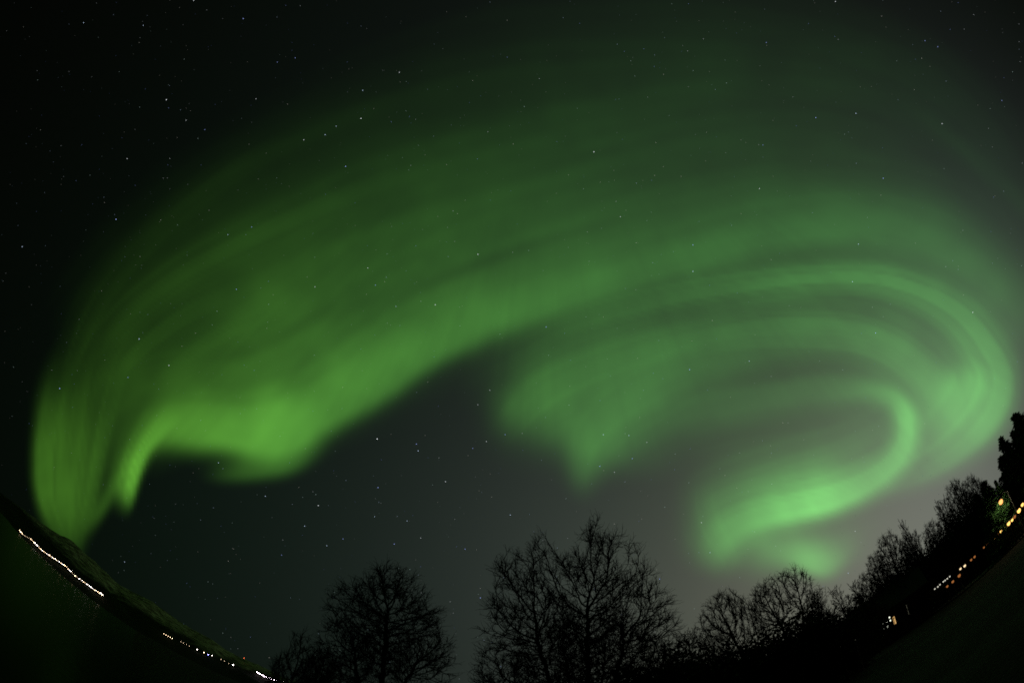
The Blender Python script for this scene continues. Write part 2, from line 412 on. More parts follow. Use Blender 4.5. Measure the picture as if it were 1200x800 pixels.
# self-luminous things up high: colour carried per vertex, light only adds to what lies behind
def glow_mat(name, transparent):
    m, n, l = new_mat(name); n.clear()
    o = n.new('ShaderNodeOutputMaterial'); e = n.new('ShaderNodeEmission'); at = n.new('ShaderNodeAttribute')
    at.attribute_name = 'radiance'
    l.new(at.outputs['Color'], e.inputs[0])
    if transparent:
        t = n.new('ShaderNodeBsdfTransparent'); a = n.new('ShaderNodeAddShader')
        l.new(e.outputs[0], a.inputs[0]); l.new(t.outputs[0], a.inputs[1]); l.new(a.outputs[0], o.inputs[0])
    else:
        l.new(e.outputs[0], o.inputs[0])
    m.cycles.emission_sampling = 'NONE'
    return m
M_aurora = glow_mat('aurora_glow', True)
M_star = glow_mat('star_light', False)

# ------------------------------------------------------------------ aurora: luminous sheets high above the fjord
U, V = np.meshgrid(np.arange(-260, 1461, 3.6), np.arange(-260, 1001, 3.6), indexing='ij')
DIRS = sky_dir(U, V)
UP_OK = (DIRS[..., 2] > .004) & (np.hypot(U - CX0, V - CY0) < 960)
AURORA = {
    'band': (17000, 'broad green aurora band arching over the sky with a bright bulge above the dark gap'),
    'curtain': (15000, 'yellow-green rayed aurora curtain dropping to the ridge of the far shore'),
    'flame': (16000, 'soft dim green aurora flame pointing down above the tallest bare birch'),
    'swirl': (16500, 'wide pale green aurora ring curving round the sky above the wooded hillside'),
    'curl': (15500, 'brightest green aurora hook curled inside the ring, low over the bare trees'),
}
for key, (rad, label) in AURORA.items():
    g = glow(ARCS[key], U, V) * unevenness(U, V)
    lo = .0012
    g = np.where(UP_OK, np.maximum(0, g - lo), 0)
    colr = g[..., None] * aurora_colour(U)
    keep = g > 0
    fk = keep[:-1, :-1] | keep[1:, :-1] | keep[1:, 1:] | keep[:-1, 1:]
    verts, faces = quad_mesh(DIRS * rad + np.array((0, 0, CAM_Z)))
    faces = faces[fk.reshape(-1)]
    used = np.unique(faces)
    remap = -np.ones(len(verts), int); remap[used] = np.arange(len(used))
    o = mesh_obj('aurora', verts[used], remap[faces], M_aurora, smooth=True)
    at = o.data.attributes.new('radiance', 'FLOAT_COLOR', 'POINT')
    rgba = np.ones((len(used), 4)); rgba[:, :3] = colr.reshape(-1, 3)[used]
    at.data.foreach_set('color', rgba.astype(np.float32).ravel())
    o.visible_shadow = True
    tag(o, label, 'aurora', 'glowing arcs of the northern lights')

# ------------------------------------------------------------------ stars
rng = np.random.default_rng(11)
BRIGHT = [(98,27,.7),(168,30,.5),(285,22,.8),(227,1,.7),(195,117,1.),(218,141,.5),(136,257,1.1),(26,289,.7),(149,186,.5),(425,106,.7),(423,139,1.),(405,195,1.),
  (468,85,.6),(381,158,.8),(356,164,.6),(394,148,.5),(346,68,.5),(325,73,.4),(240,152,.4),(300,116,.4),(277,339,.7),(369,336,.5),(163,397,1.),(510,357,.8),(560,298,.8),
  (431,314,.5),(440,334,.5),(464,359,.4),(295,266,.5),(267,275,.5),(696,178,1.),(956,138,.9),(1003,133,.8),(1035,209,.9),(1104,145,.8),(979,2,.8),(898,50,.5),(1084,48,.6),
  (1099,55,.6),(890,221,.6),(894,170,.4),(812,287,.8),(812,318,.8),(1006,286,.8),(999,330,.8),(1140,366,.9),(1026,390,.9),(727,254,.5),(1174,118,.5),(442,514,1.6),(443,571,.9),
  (373,592,.9),(488,520,.7),(490,528,.8),(522,564,.7),(640,383,.7),(808,433,.9),(741,537,.7),(703,546,.8),(878,423,.6),(70,455,1.1),(198,428,.7),(150,442,.5),(256,542,.6),
  (311,581,.7),(146,658,.6),(773,678,.7),(563,700,.8),(994,671,.6),(1002,622,.5),(357,616,.7),(383,639,.6),(402,631,.6),(462,637,.7),(439,605,.5),(477,610,.5),(493,630,.4),
  (545,643,.6),(330,650,.4),(598,603,.7),(822,612,.6),(832,647,.6),(707,509,.7),(737,510,.6),(720,553,.4),(758,518,.4),(697,690,.4),(574,457,.4),(560,474,.4),(592,509,.5),(570,517,.5),(554,525,.5)]
def star_mesh():
    vs, fs, cs = [], [], []
    def put(D, size, colr):
        D = Vector(D); x = D.orthogonal().normalized(); y = D.cross(x); r = 30000
        b = len(vs)
        for q in (x, y, -x, -y): vs.append(D * r + q * (size * r))
        vs.append(D * r + D * (size * r)); vs.append(D * r - D * (size * r))
        for i in range(4):
            fs.append((b + i, b + (i + 1) % 4, b + 4)); fs.append((b + (i + 1) % 4, b + i, b + 5))
        cs.extend([(*colr, 1)] * 6)
    tints = [(.6,.76,1.), (.9,.96,1.), (.36,.46,1.), (.7,.95,.9), (1.,.96,.85)]
    for (u, v, e) in BRIGHT:
        t = tints[int(rng.integers(0, 3))]
        put(sky_dir(u, v), .0010, [e * 1.3 * c for c in t])
    k = 0
    while k < 3000:
        d = rng.normal(size=3); d /= np.linalg.norm(d)
        if d[2] < .03 or d[1] < -.75: continue
        t = tints[int(rng.integers(0, 5))]
        e = (.06 + .38 * rng.random() ** 3.5) * (.6 if d[0] < -.3 and d[2] > .75 or d[0] < -.75 else 1)
        put(d, .00075, [e * c for c in t]); k += 1
    o = mesh_obj('stars', vs, fs, M_star)
    at = o.data.attributes.new('radiance', 'FLOAT_COLOR', 'POINT')
    at.data.foreach_set('color', np.array(cs, np.float32).ravel())
    tag(o, 'scattered faint white and blue stars all over the night sky', 'stars', kind='stuff')
star_mesh()

# ------------------------------------------------------------------ terrain
WATER_Z = -24.0
def smooth(a, b, x):
    t = np.clip((x - a) / (b - a), 0, 1); return t * t * (3 - 2 * t)
BX, BY = math.sin(R(-95)), math.cos(R(-95))
def ground_z(x, y):
    x, y = np.asarray(x, float), np.asarray(y, float)
    q = x * BX + y * BY
    bluff = np.where(q > 3, -.55 * (q - 3) * smooth(3, 7, q), 0)
    east = -.028 * np.clip(x - 8, 0, 140) * smooth(8, 30, x)
    bumps = .05 * np.sin(x * .31 + .8 * np.sin(y * .23) + 1.3) * np.sin(y * .27 + .4) + .025 * np.sin(x * .9 + 1.1 * np.sin(y * .7)) * np.cos(y * .8 + np.sin(x * .6))
    rise = 26 * smooth(160, 900, np.hypot(x, y)) * smooth(-5, 60, x + .2 * y)
    land = -27 + 6.5 * smooth(-50, -44, np.degrees(np.arctan2(x, y))) * smooth(60, 100, np.hypot(x, y))
    return np.maximum(bluff + east + bumps * np.clip(np.hypot(x, y) / 6, 0, 1) + rise, land)

rad = np.concatenate([[0.01], np.geomspace(1.2, 3200, 110)])
ang = np.linspace(-math.pi, math.pi, 241)
RR, AA = np.meshgrid(rad, ang, indexing='ij')
X, Y = RR * np.sin(AA), RR * np.cos(AA)
v, f = quad_mesh(np.stack([X, Y, ground_z(X, Y)], -1))
ground = mesh_obj('ground', v, f, M_ground, smooth=True); ground['kind'] = 'structure'

water = mesh_obj('water', [(-9000,-9000,WATER_Z),(400,-9000,WATER_Z),(400,9000,WATER_Z),(-9000,9000,WATER_Z)], [(0,1,2,3)], M_water)
water['kind'] = 'structure'

# far shore: ridge heights in degrees of elevation by azimuth, as a band of fells 2.2 km off, its foot in the fjord at 1.2 km
RIDGE = [(-180,1.2),(-140,1.6),(-110,1.4),(-90,.9),(-76,.6),(-69.4,.8),(-65.4,1.9),(-61.4,2.7),(-58.5,3.7),(-55,3.8),(-50.8,3.2),(-47.2,3.7),(-44.8,3.75),(-41.7,3.4),(-38.7,3.3),
         (-35.1,2.7),(-31.8,2.6),(-28.4,2.1),(-22,2.0),(-10,2.8),(10,3.4),(40,3.2),(70,2.4),(110,2.0),(180,1.2)]
azs = np.linspace(-180, 180, 721)
el = np.interp(azs, [r[0] for r in RIDGE], [r[1] for r in RIDGE])
wob = np.zeros_like(azs); rr = random.Random(5)
for k in range(14):
    fq = 6 * 1.35 ** k
    wob += .16 / (1 + .32 * k) * np.sin(np.radians(azs) * round(fq) + rr.uniform(0, 6.28))
el = el + wob * .55 * np.clip(el / 2, .2, 1)
ts = np.linspace(0, 1, 34)
PT = np.zeros((len(ts), len(azs), 3))
hn = np.zeros((len(ts), len(azs)))
for i, t in enumerate(ts):
    r = 1180 + 1020 * t
    prof = .12 * t + .88 * t ** 1.35 if t < 1 else 1
    top = 2200 * np.tan(np.radians(el)) + CAM_Z
    z = (WATER_Z - 3) + (top - WATER_Z + 3) * prof
    gully = sum(math.sin(t * 9 + j) * np.sin(np.radians(azs) * (23 + 17 * j) + j * 2 + 3 * t) for j in range(4)) * 5 * math.sin(math.pi * t)
    z = z + gully
    PT[i, :, 0] = r * np.sin(np.radians(azs)); PT[i, :, 1] = r * np.cos(np.radians(azs)); PT[i, :, 2] = z
back = PT[-1:].copy(); back[..., :2] *= 1.5; back[..., 2] = WATER_Z - 40
v, f = quad_mesh(np.concatenate([PT, back], 0))
hills = mesh_obj('hills', v, f, M_hill, smooth=True); hills['kind'] = 'structure'
def hill_z(az, r):
    a = int(np.clip(np.searchsorted(azs, az), 0, len(azs) - 1)); i = (r - 1180) / 1020 * (len(ts) - 1)
    i = max(0, min(len(ts) - 1.001, i)); k = int(i)
    return PT[k, a, 2] * (1 - (i - k)) + PT[k + 1, a, 2] * (i - k)

# ------------------------------------------------------------------ lamps along the far shore
def shore_lamp(u, v, mat, label, group, size=.55, name='street_lamp', cat='street lamp', height=9.0):
    az, e = azel(u, v)
    # walk out over the fell until the ground lies a lamp's height under the line of sight
    r = 1190.0
    while r < 2150:
        z = CAM_Z + r * math.tan(e)
        if hill_z(math.degrees(az), r) > z - height: break
        r += 6
    z = CAM_Z + r * math.tan(e)
    gz = min(hill_z(math.degrees(az), r), z - 3)
    m = MB()
    m.tube([(0, 0, -1), (0, 0, z - gz - size)], .12, 5, 0)
    m.lathe([(.02, z - gz + size * 1.1), (size * 1.05, z - gz + size * .75), (size * 1.05, z - gz + size * .6)], 8, 0)
    m.sphere((0, 0, z - gz), size * r / 1200, 8, 1)
    o = m.build(name, [M_pole, mat])
    o.location = (r * math.sin(az), r * math.cos(az), gz)
    tag(o, label, cat, group)
    return o
rr = random.Random(3)
L1 = [(23,621),(26,625),(30,628),(36,631),(40,635),(44,639),(48,643),(53,647),(58,650),(63,654),(68,656.5),(73,660.5),(78,664),(83,669),(88,674),(93,678),(98,681),(103,685),(108,688.5),(113,692),(118,695),(122,698)]
for (a, b2) in zip(L1[:-1], L1[1:]):
    for t in (0, .34, .67):
        u, v = a[0] + (b2[0] - a[0]) * t, a[1] + (b2[1] - a[1]) * t
        if 27 < u < 35 or 83 < u < 96 and t: 
            shore_lamp(u, v, M_lamp_dim, 'dim lamp in a gap of the long warm string on the far shore', 'dim lamps in the far shore string')
        else:
            shore_lamp(u, v + rr.uniform(-.4, .4), M_lamp_warm if rr.random() < .6 else M_lamp_white, 'bright lamp in the long warm string of lights on the far shore', 'lamps in the long far shore string', rr.choice([.45, .55, .7, .8, 1.1]))
for u, v in [(192,742),(194.5,743.5),(197,745),(199.5,746),(202,747.5)]:
    shore_lamp(u, v, M_lamp_warm, 'warm lamp in the short string at the middle of the far shore', 'lamps in the short far shore string', .6)
for u, v in [(212,751.5),(215,753),(218.5,754.5),(222,756.5),(259,772),(263,774),(268,777)]:
    shore_lamp(u, v, M_lamp_dim, 'faint lamp between the brighter lights of the middle far shore', 'faint lamps of the middle far shore')
shore_lamp(231, 760.5, M_lamp_white, 'large white lamp just left of the orange one on the far shore', 'single lamps of the far shore', 1.0)
shore_lamp(239, 764, M_sodium if False else M_lamp_warm, 'large orange-white lamp beside the blue one on the far shore', 'single lamps of the far shore', 1.0)
shore_lamp(244, 766.5, M_lamp_blue, 'blue lamp between warm lights on the far shore', 'single lamps of the far shore', .9)
shore_lamp(248.5, 767.5, M_lamp_white, 'pale lamp just right of the blue one on the far shore', 'single lamps of the far shore', .7)
shore_lamp(273, 778.5, M_lamp_white, 'lone bluish white lamp left of the dazzling quay lights', 'single lamps of the far shore', 1.1)
for k in range(14):
    t = k / 13
    shore_lamp(301 + 24 * t, 787 + 10 * t - 1.2 * math.sin(t * 3.14) * -1, M_lamp_violet, 'dazzling white lamp in the brightest short row beside the small bare trees', 'dazzling lamps in the brightest row', 1.05 - .25 * t)
shore_lamp(332, 799.5, M_lamp_white, 'white lamp at the end of the dazzling row by the small bare trees', 'single lamps of the far shore', .9)
shore_lamp(286, 770.5, M_lamp_red, 'red beacon on a mast on the ridge of the far fells', None, .6, 'beacon_mast', 'beacon', 25.0)

# ------------------------------------------------------------------ trees
def tubes(segs, n):
    """segs: list of (p0, p1, r0, r1) -> verts, faces of open tapered prisms"""
    if not segs: return np.zeros((0, 3)), np.zeros((0, 4), int)
    P0 = np.array([s[0] for s in segs]); P1 = np.array([s[1] for s in segs])
    r0 = np.array([s[2] for s in segs])[:, None]; r1 = np.array([s[3] for s in segs])[:, None]
    d = P1 - P0; L = np.linalg.norm(d, axis=1, keepdims=True) + 1e-9; d = d / L
    P1 = P1 + d * r1 * .5
    ref = np.where(np.abs(d[:, 2:3]) < .9, np.array([[0, 0, 1.]]), np.array([[1., 0, 0]]))
    x = np.cross(d, ref); x /= np.linalg.norm(x, axis=1, keepdims=True); y = np.cross(d, x)
    vs = []
    for P, r in ((P0, r0), (P1, r1)):
        for k in range(n):
            a = 2 * math.pi * k / n
            vs.append(P + x * (r * math.cos(a)) + y * (r * math.sin(a)))
    V_ = np.stack(vs, 1)                                   # (m, 2n, 3)
    m = len(segs); base = (np.arange(m) * 2 * n)[:, None]
    fs = [base + np.array([[k, (k + 1) % n, n + (k + 1) % n, n + k]]) for k in range(n)]
    return V_.reshape(-1, 3), np.concatenate(fs, 0)

def grow(seed, stems, H, W, hb, n_child, ratio, angle, r_base, tropism=.06, wob=.07, lvls=4, depth=.85, first=.15, twig_r=.006, lumps=.12):
    """skeleton of a bare tree inside a lumpy dome H high and W wide whose underside is hb above the ground;
    stems: list of (azimuth, lean from the vertical, share of the way to the dome's surface)"""
    rng = random.Random(seed)
    out = [[] for _ in range(lvls + 1)]
    zc = hb + .42 * (H - hb)
    ph = [rng.uniform(0, 6.28) for _ in range(6)]
    def inside(x, y, z):
        k = (H - zc) if z > zc else (zc - hb * .6)
        a = math.atan2(y, x); e = math.atan2(z - zc, math.hypot(x, y) + 1e-6)
        lim = 1 + lumps * (math.sin(3 * a + ph[0] + 2 * e) + .7 * math.sin(5 * e + ph[1] + a) + .6 * math.sin(7 * a + ph[2] + 4 * e) + .4 * math.sin(11 * e + ph[3] - 5 * a))
        return (x / (W * .5)) ** 2 + (y / (W * .5 * depth)) ** 2 + ((z - zc) / k) ** 2 < lim * lim
    NS = (14, 8, 5, 3, 2)
    def branch(px, py, pz, dx, dy, dz, L, r, lvl):
        n = NS[lvl]; pts = [(px, py, pz)]; rads = [r]; dirs = []
        rend = max(r * (.16 if lvl == 0 else .35), twig_r * .8)
        w = wob * (1 + .4 * lvl); st = L / n; done = n
        for i in range(n):
            dx += rng.gauss(0, w); dy += rng.gauss(0, w); dz += rng.gauss(0, w) + tropism * (1.4 if lvl else .5)
            q = 1 / math.sqrt(dx * dx + dy * dy + dz * dz); dx *= q; dy *= q; dz *= q
            nx, ny, nz_ = px + dx * st, py + dy * st, pz + dz * st
            if lvl and pz > hb * .5 and not inside(nx, ny, nz_) and rng.random() < .8: done = i; break
            rn = r + (rend - r) * (i + 1) / n
            out[lvl].append(((px, py, pz), (nx, ny, nz_), rads[-1], rn))
            px, py, pz = nx, ny, nz_
            pts.append((px, py, pz)); rads.append(rn); dirs.append((dx, dy, dz))
        if lvl >= lvls or not dirs: return
        k = n_child[lvl]; spin = rng.random() * 6.28
        lo = first if lvl == 0 else .1
        for c in range(k):
            t = lo + (.99 - lo) * (c + rng.random() * .9) / k
            i = int(t * n)
            if i >= len(dirs): break
            f_ = t * n - i
            a0, a1 = pts[i], pts[i + 1]
            q = [a0[j] + (a1[j] - a0[j]) * f_ for j in range(3)]
            d0 = Vector(dirs[i]); x = d0.cross(Vector((.3, .2, 1.0))); x.normalize(); y = d0.cross(x)
            spin += 2.4 + rng.uniform(-.5, .5)
            a = R(angle[lvl]) * rng.uniform(.65, 1.3)
            nd = d0 * math.cos(a) + (x * math.cos(spin) + y * math.sin(spin)) * math.sin(a)
            branch(*q, *nd, L * ratio[lvl] * (1.06 - .42 * t) * rng.uniform(.7, 1.25), max(rads[i] * .55, twig_r), lvl + 1)
    for az_, ln, sh in stems:
        a, b_ = R(az_), R(ln)
        d = (math.sin(a) * math.sin(b_), math.cos(a) * math.sin(b_), math.cos(b_))
        L = .5
        while L < 40 and (L * d[2] < hb or inside(d[0] * L, d[1] * L, d[2] * L)): L += .1
        branch(.02 * math.sin(a), .02 * math.cos(a), -.3, *d, L * sh, r_base * rng.uniform(.75, 1), 0)
    return out

def bare_tree(name, out, H, W, mat_t, mat_b, sides=(7, 5, 3, 3, 3)):
    """scale the grown skeleton to its height and width, then mesh it as trunk + crown"""
    allp = np.array([s[1] for lv in out for s in lv])
    zmax = np.percentile(allp[:, 2], 99.9); x0, x1 = np.percentile(allp[:, 0], [.3, 99.7])
    kz, kx = H / zmax, W / (x1 - x0)
    S = np.array([kx, kx, kz])
    def sc_(lv): return [(s[0] * S, s[1] * S, s[2], s[3]) for s in lv]
    root = empty(name, (0, 0, 0))
    v, f = tubes(sc_(out[0]), sides[0])
    mesh_obj('trunk', v, f, mat_t, root, True)
    V_, F_ = [], []; off = 0
    for i, lv in enumerate(out[1:]):
        v, f = tubes(sc_(lv), sides[i + 1])
        if not len(v): continue
        if sides[i + 1] == 3: pass
        V_.append(v); F_.append(f + off); off += len(v)
    mesh_obj('crown', np.concatenate(V_), np.concatenate(F_), mat_b, root, False)
    return root

def colonise(seed, lobes, hb, stems, n_attr=2200, step=.16, kill=.30, reach=1.3, r_tip=.006, expo=2.35, up=.22, twigs=3, twig_len=.22, depth=.8, hollow=1.7):
    """bare tree by space colonisation: branches reach for points strewn through the crown, so it fills its own outline.
    lobes: [(x, z, rx, rz)] of the crown; stems: [(x at foot, [(x, y, z) ...])] starting paths"""
    rg = np.random.default_rng(seed)
    vol = np.array([l[2] * l[2] * l[3] for l in lobes]); vol = vol / vol.sum()
    A_ = []
    for (x, z, rx, rz), f_ in zip(lobes, vol):
        m_ = int(n_attr * f_)
        q = rg.normal(size=(m_, 3)); q /= np.linalg.norm(q, axis=1, keepdims=True)
        q *= rg.random((m_, 1)) ** (1 / 2.6)
        A_.append(q * np.array([rx, rx * depth, rz]) + np.array([x, 0, z]))
    A_ = np.concatenate(A_); A_ = A_[A_[:, 2] > hb]
    f_ = 2 * math.pi / hollow
    v_ = np.sin(A_[:, 0] * f_ + seed) * np.sin(A_[:, 1] * f_ * .8 + 1.7 * seed) + np.sin(A_[:, 2] * f_ * .9 + .6 * seed) * np.sin((A_[:, 0] + A_[:, 1]) * f_ * .6 - seed) + .35 * rg.normal(size=len(A_))
    A_ = A_[v_ > -.60]
    pos, par = [], []
    for path in stems:
        P = [np.array(p, float) for p in path]; last = -1 if not pos else 0
        for a, c in zip(P[:-1], P[1:]):
            k = max(1, int(np.linalg.norm(c - a) / step))
            for i in range(k):
                pos.append(a + (c - a) * i / k + rg.normal(size=3) * .02); par.append(last); last = len(pos) - 1
    pos = list(pos); alive = np.ones(len(A_), bool)
    NP = np.array(pos)
    d2 = ((A_[:, None, :] - NP[None]) ** 2).sum(-1)
    near = d2.argmin(1); nd = d2.min(1)
    kids_ = [0] * len(pos)
    for it in range(260):
        act = alive & (nd < reach * reach)
        if not act.any(): break
        idx = near[act]
        v = A_[act] - np.array(pos)[idx]; v /= np.linalg.norm(v, axis=1, keepdims=True) + 1e-9
        acc_ = {}
        for i, vv in zip(idx, v):
            acc_[i] = acc_.get(i, 0) + vv
        new = []
        for i, vv in acc_.items():
            vv = vv / (np.linalg.norm(vv) + 1e-9) + np.array([0, 0, up]) + rg.normal(size=3) * .17
            if par[i] >= 0:
                pd = pos[i] - pos[par[i]]; vv = vv + .55 * pd / (np.linalg.norm(pd) + 1e-9)
            vv /= np.linalg.norm(vv)
            c_ = pos[i] + vv * step
            if ((np.array(pos) - c_) ** 2).sum(1).min() < (.45 * step) ** 2 or kids_[i] > 3:
                alive[(near == i)] = False; continue
            kids_[i] += 1; kids_.append(0)
            new.append(c_); par.append(i)
        if not new: continue
        s0 = len(pos); pos.extend(new); NN = np.array(new)
        dd = ((A_[:, None, :] - NN[None]) ** 2).sum(-1)
        m_ = dd.min(1); upd = m_ < nd
        near[upd] = dd.argmin(1)[upd] + s0; nd = np.minimum(nd, m_)
        alive &= nd > kill * kill
        if len(pos) > 16000: break
    N = len(pos); kids = [0] * N
    for i in range(N):
        if par[i] >= 0: kids[par[i]] += 1
    w = np.zeros(N)
    for i in range(N - 1, -1, -1):
        if w[i] == 0: w[i] = r_tip ** expo
        if par[i] >= 0: w[par[i]] += w[i]
    rad_ = w ** (1 / expo)
    depth_ = np.zeros(N, int)
    big = np.percentile(rad_, 98.5)
    trunk, limbs, fine = [], [], []
    for i in range(N):
        p = par[i]
        if p < 0: continue
        seg = (pos[p], pos[i], min(rad_[p], rad_[i] * 1.5), rad_[i])
        (trunk if rad_[i] > big else limbs if rad_[i] > 2.6 * r_tip else fine).append(seg)
        if rad_[i] < 2.4 * r_tip:
            d = pos[i] - pos[p]; d /= np.linalg.norm(d) + 1e-9
            clump = .5 + .9 * (math.sin(pos[i][0] * 3.1 + pos[i][2] * 2.3) * math.sin(pos[i][1] * 2.7 - pos[i][2] * 1.9 + seed) > -.15)
            for k in range(int(round((twigs if kids[i] == 0 else max(1, twigs // 2)) * clump))):
                if kids[i] and rg.random() > .8: continue
                dv = d + rg.normal(size=3) * .5 + np.array([0, 0, .18]); q = pos[i]; L = twig_len * rg.uniform(.55, 1.35)
                for j in range(3):
                    dv = dv + rg.normal(size=3) * .22 + np.array([0, 0, .10]); dv /= np.linalg.norm(dv)
                    q2 = q + dv * L / 3; r0 = r_tip * (.85 - .15 * j)
                    fine.append((q, q2, r0, r0 * .85))
                    if rg.random() < .85:
                        e = dv + rg.normal(size=3) * .55; e /= np.linalg.norm(e)
                        fine.append((q2, q2 + e * L * .38, r0 * .75, r0 * .5))
                    q = q2
    return trunk, limbs, fine

def crown_tree(name, parts):
    root = empty(name, (0, 0, 0))
    v, f = tubes(parts[0], 8); mesh_obj('trunk', v, f, M_bark, root, True)
    v1, f1 = tubes(parts[1], 5); v2, f2 = tubes(parts[2], 3)
    mesh_obj('crown', np.concatenate([v1, v2]), [tuple(q) for q in f1] + [tuple(q + len(v1)) for q in f2], M_twig, root)
    return root

def flakes(P, rng, size, droop=0.0):
    """small needle/leaf faces: one narrow quad per point with its own direction"""
    n = len(P)
    d = rng.normal(size=(n, 3)); d[:, 2] = d[:, 2] * .6 - droop; d /= np.linalg.norm(d, axis=1, keepdims=True)
    e = rng.normal(size=(n, 3)); e = np.cross(d, e); e /= np.linalg.norm(e, axis=1, keepdims=True)
    s = size * (.6 + .8 * rng.random((n, 1)))
    V_ = np.stack([P, P + d * s * .5 + e * s * .22, P + d * s, P + d * s * .5 - e * s * .22], 1).reshape(-1, 3)
    F_ = np.arange(4 * n).reshape(n, 4)
    return V_, F_

def spruce(name, seed, H, W, mat=None, ragged=.3):
    rng = np.random.default_rng(seed)
    root = empty(name, (0, 0, 0))
    trunk = [((0, 0, -.3), (0, 0, H * .5), .16 * H / 9, .09 * H / 9), ((0, 0, H * .5), (0, 0, H), .09 * H / 9, .012)]
    v, f = tubes([(np.array(a), np.array(b_), c, d) for a, b_, c, d in trunk], 7)
    mesh_obj('trunk', v, f, M_bark, root, True)
    segs, pts = [], []
    z = H * .05
    while z < H * .985:
        t = z / H
        nb = int(rng.integers(4, 7))
        for k in range(nb):
            a = rng.random() * 6.283
            L = W * .5 * (1 - t) ** .75 * (1 - ragged + 1.6 * ragged * rng.random()) + .12
            tip = np.array([math.cos(a) * L, math.sin(a) * L, z - L * .22 + .1 * rng.normal()])
            p0 = np.array([0, 0, z]); mid = (p0 + tip) / 2 + np.array([0, 0, -.06 * L])
            tip[2] += .12 * L
            segs += [(p0, mid, .018, .012), (mid, tip, .012, .006)]
            m_ = int(26 + 75 * L)
            s = rng.random(m_) ** .8
            q = np.where(s[:, None] < .5, p0 + (mid - p0) * s[:, None] * 2, mid + (tip - mid) * (s[:, None] * 2 - 1))
            side = np.array([-math.sin(a), math.cos(a), 0])
            q = q + side * rng.normal(size=(m_, 1)) * .16 * L * (1.1 - s[:, None]) + rng.normal(size=(m_, 3)) * .045
            pts.append(q)
        z += H * .028 * (1.1 - .45 * t)
    V1, F1 = tubes(segs, 3)
    V2, F2 = flakes(np.concatenate(pts), rng, .19 * H / 9 + .08, .35)
    mesh_obj('crown', np.concatenate([V1, V2]), np.concatenate([F1, F2 + len(V1)]), mat or M_needle, root)
    return root

def place(root, az, dist, label, cat, group=None, rz=None, scale=(1, 1, 1)):
    x, y = polar(az, dist)
    root.location = (x, y, float(ground_z(x, y)) - .05)
    root.rotation_euler = (0, 0, -R(az) if rz is None else rz)
    root.scale = scale
    tag(root, label, cat, group)
    return root
def height_for(el_deg, az, dist):
    x, y = polar(az, dist)
    return CAM_Z + dist * math.tan(R(el_deg)) - float(ground_z(x, y)) + .05

BG = 'bare trees along the bluff'
def fan(seed, n, spread, lo=.80, hi=.93):
    """stem list: n stems opening like a fan, mostly across the line of sight"""
    rg = random.Random(seed)
    return [((90 if k * 2 >= n - 1 else -90) + rg.uniform(-45, 45), abs(spread * (2 * k / max(1, n - 1) - 1)) + rg.uniform(-3, 3), rg.uniform(lo, hi)) for k in range(n)]
# 1 the big birch of several stems in the middle (local x to the right as seen from the bluff)
H = height_for(28.4, 9.5, 13)
o = colonise(5, [(-1.75, H * .62, 1.05, H * .30), (-.85, H * .68, .8, H * .285), (-.2, H * .60, .9, H * .33), (.75, H * .67, 1.0, H * .335), (1.5, H * .63, .95, H * .31), (2.05, H * .52, .9, H * .25), (.1, H * .42, 2.5, H * .25), (2.1, H * .38, 1.0, H * .16), (-2.1, H * .40, .95, H * .14)], H * .22,
    [[(.05, 0, -.3), (.12, -.1, 2.0), (.25, -.1, 4.6), (.35, 0, 5.8)], [(-.1, 0, -.3), (-.45, .1, 1.8), (-1.0, .2, 3.8), (-1.3, .2, 5.2)], [(.2, .1, -.3), (.65, .2, 1.8), (1.15, .2, 3.8), (1.4, .2, 4.8)], [(-.05, .1, -.3), (-.25, .3, 2.4), (-.5, .4, 4.8)],
     [(-.2, -.1, -.3), (-1.0, -.2, 1.7), (-1.9, -.2, 3.2)], [(.25, -.1, -.3), (1.2, -.3, 1.8), (2.1, -.3, 3.0)], [(.15, .2, -.3), (.4, .4, 2.2), (.8, .4, 4.4)]],
    n_attr=9000, step=.12, kill=.20, reach=1.1, r_tip=.0102, expo=2.6, up=.3, twigs=4, twig_len=.36)
place(crown_tree('birch_tree', o), 8.6, 13, 'tallest bare birch with several spreading stems, in the middle of the bluff', 'tree', BG)
# 2 the rounded birch to its left
H = height_for(21.9, -16, 15)
o = colonise(9, [(-.05, H * .70, 1.45, H * .29), (-.95, H * .64, 1.2, H * .24), (.9, H * .60, 1.25, H * .23), (-.2, H * .50, 1.7, H * .20), (1.75, H * .52, .75, H * .12), (-1.5, H * .46, .8, H * .12)], H * .27,
    [[(0, 0, -.3), (.05, 0, 2.0), (0, .1, 4.4), (-.1, .1, 6.0)], [(.05, .05, 1.2), (.6, .2, 2.8), (1.1, .2, 4.0)], [(0, 0, 1.0), (-.6, -.1, 2.5), (-1.0, -.1, 4.0)]],
    n_attr=5600, step=.13, kill=.22, reach=1.2, r_tip=.0108, expo=2.5, up=.26, twigs=4, twig_len=.38)
place(crown_tree('birch_tree', o), -16.2, 15, 'second tallest bare tree with a rounded crown, standing alone left of the tallest birch', 'tree', BG)
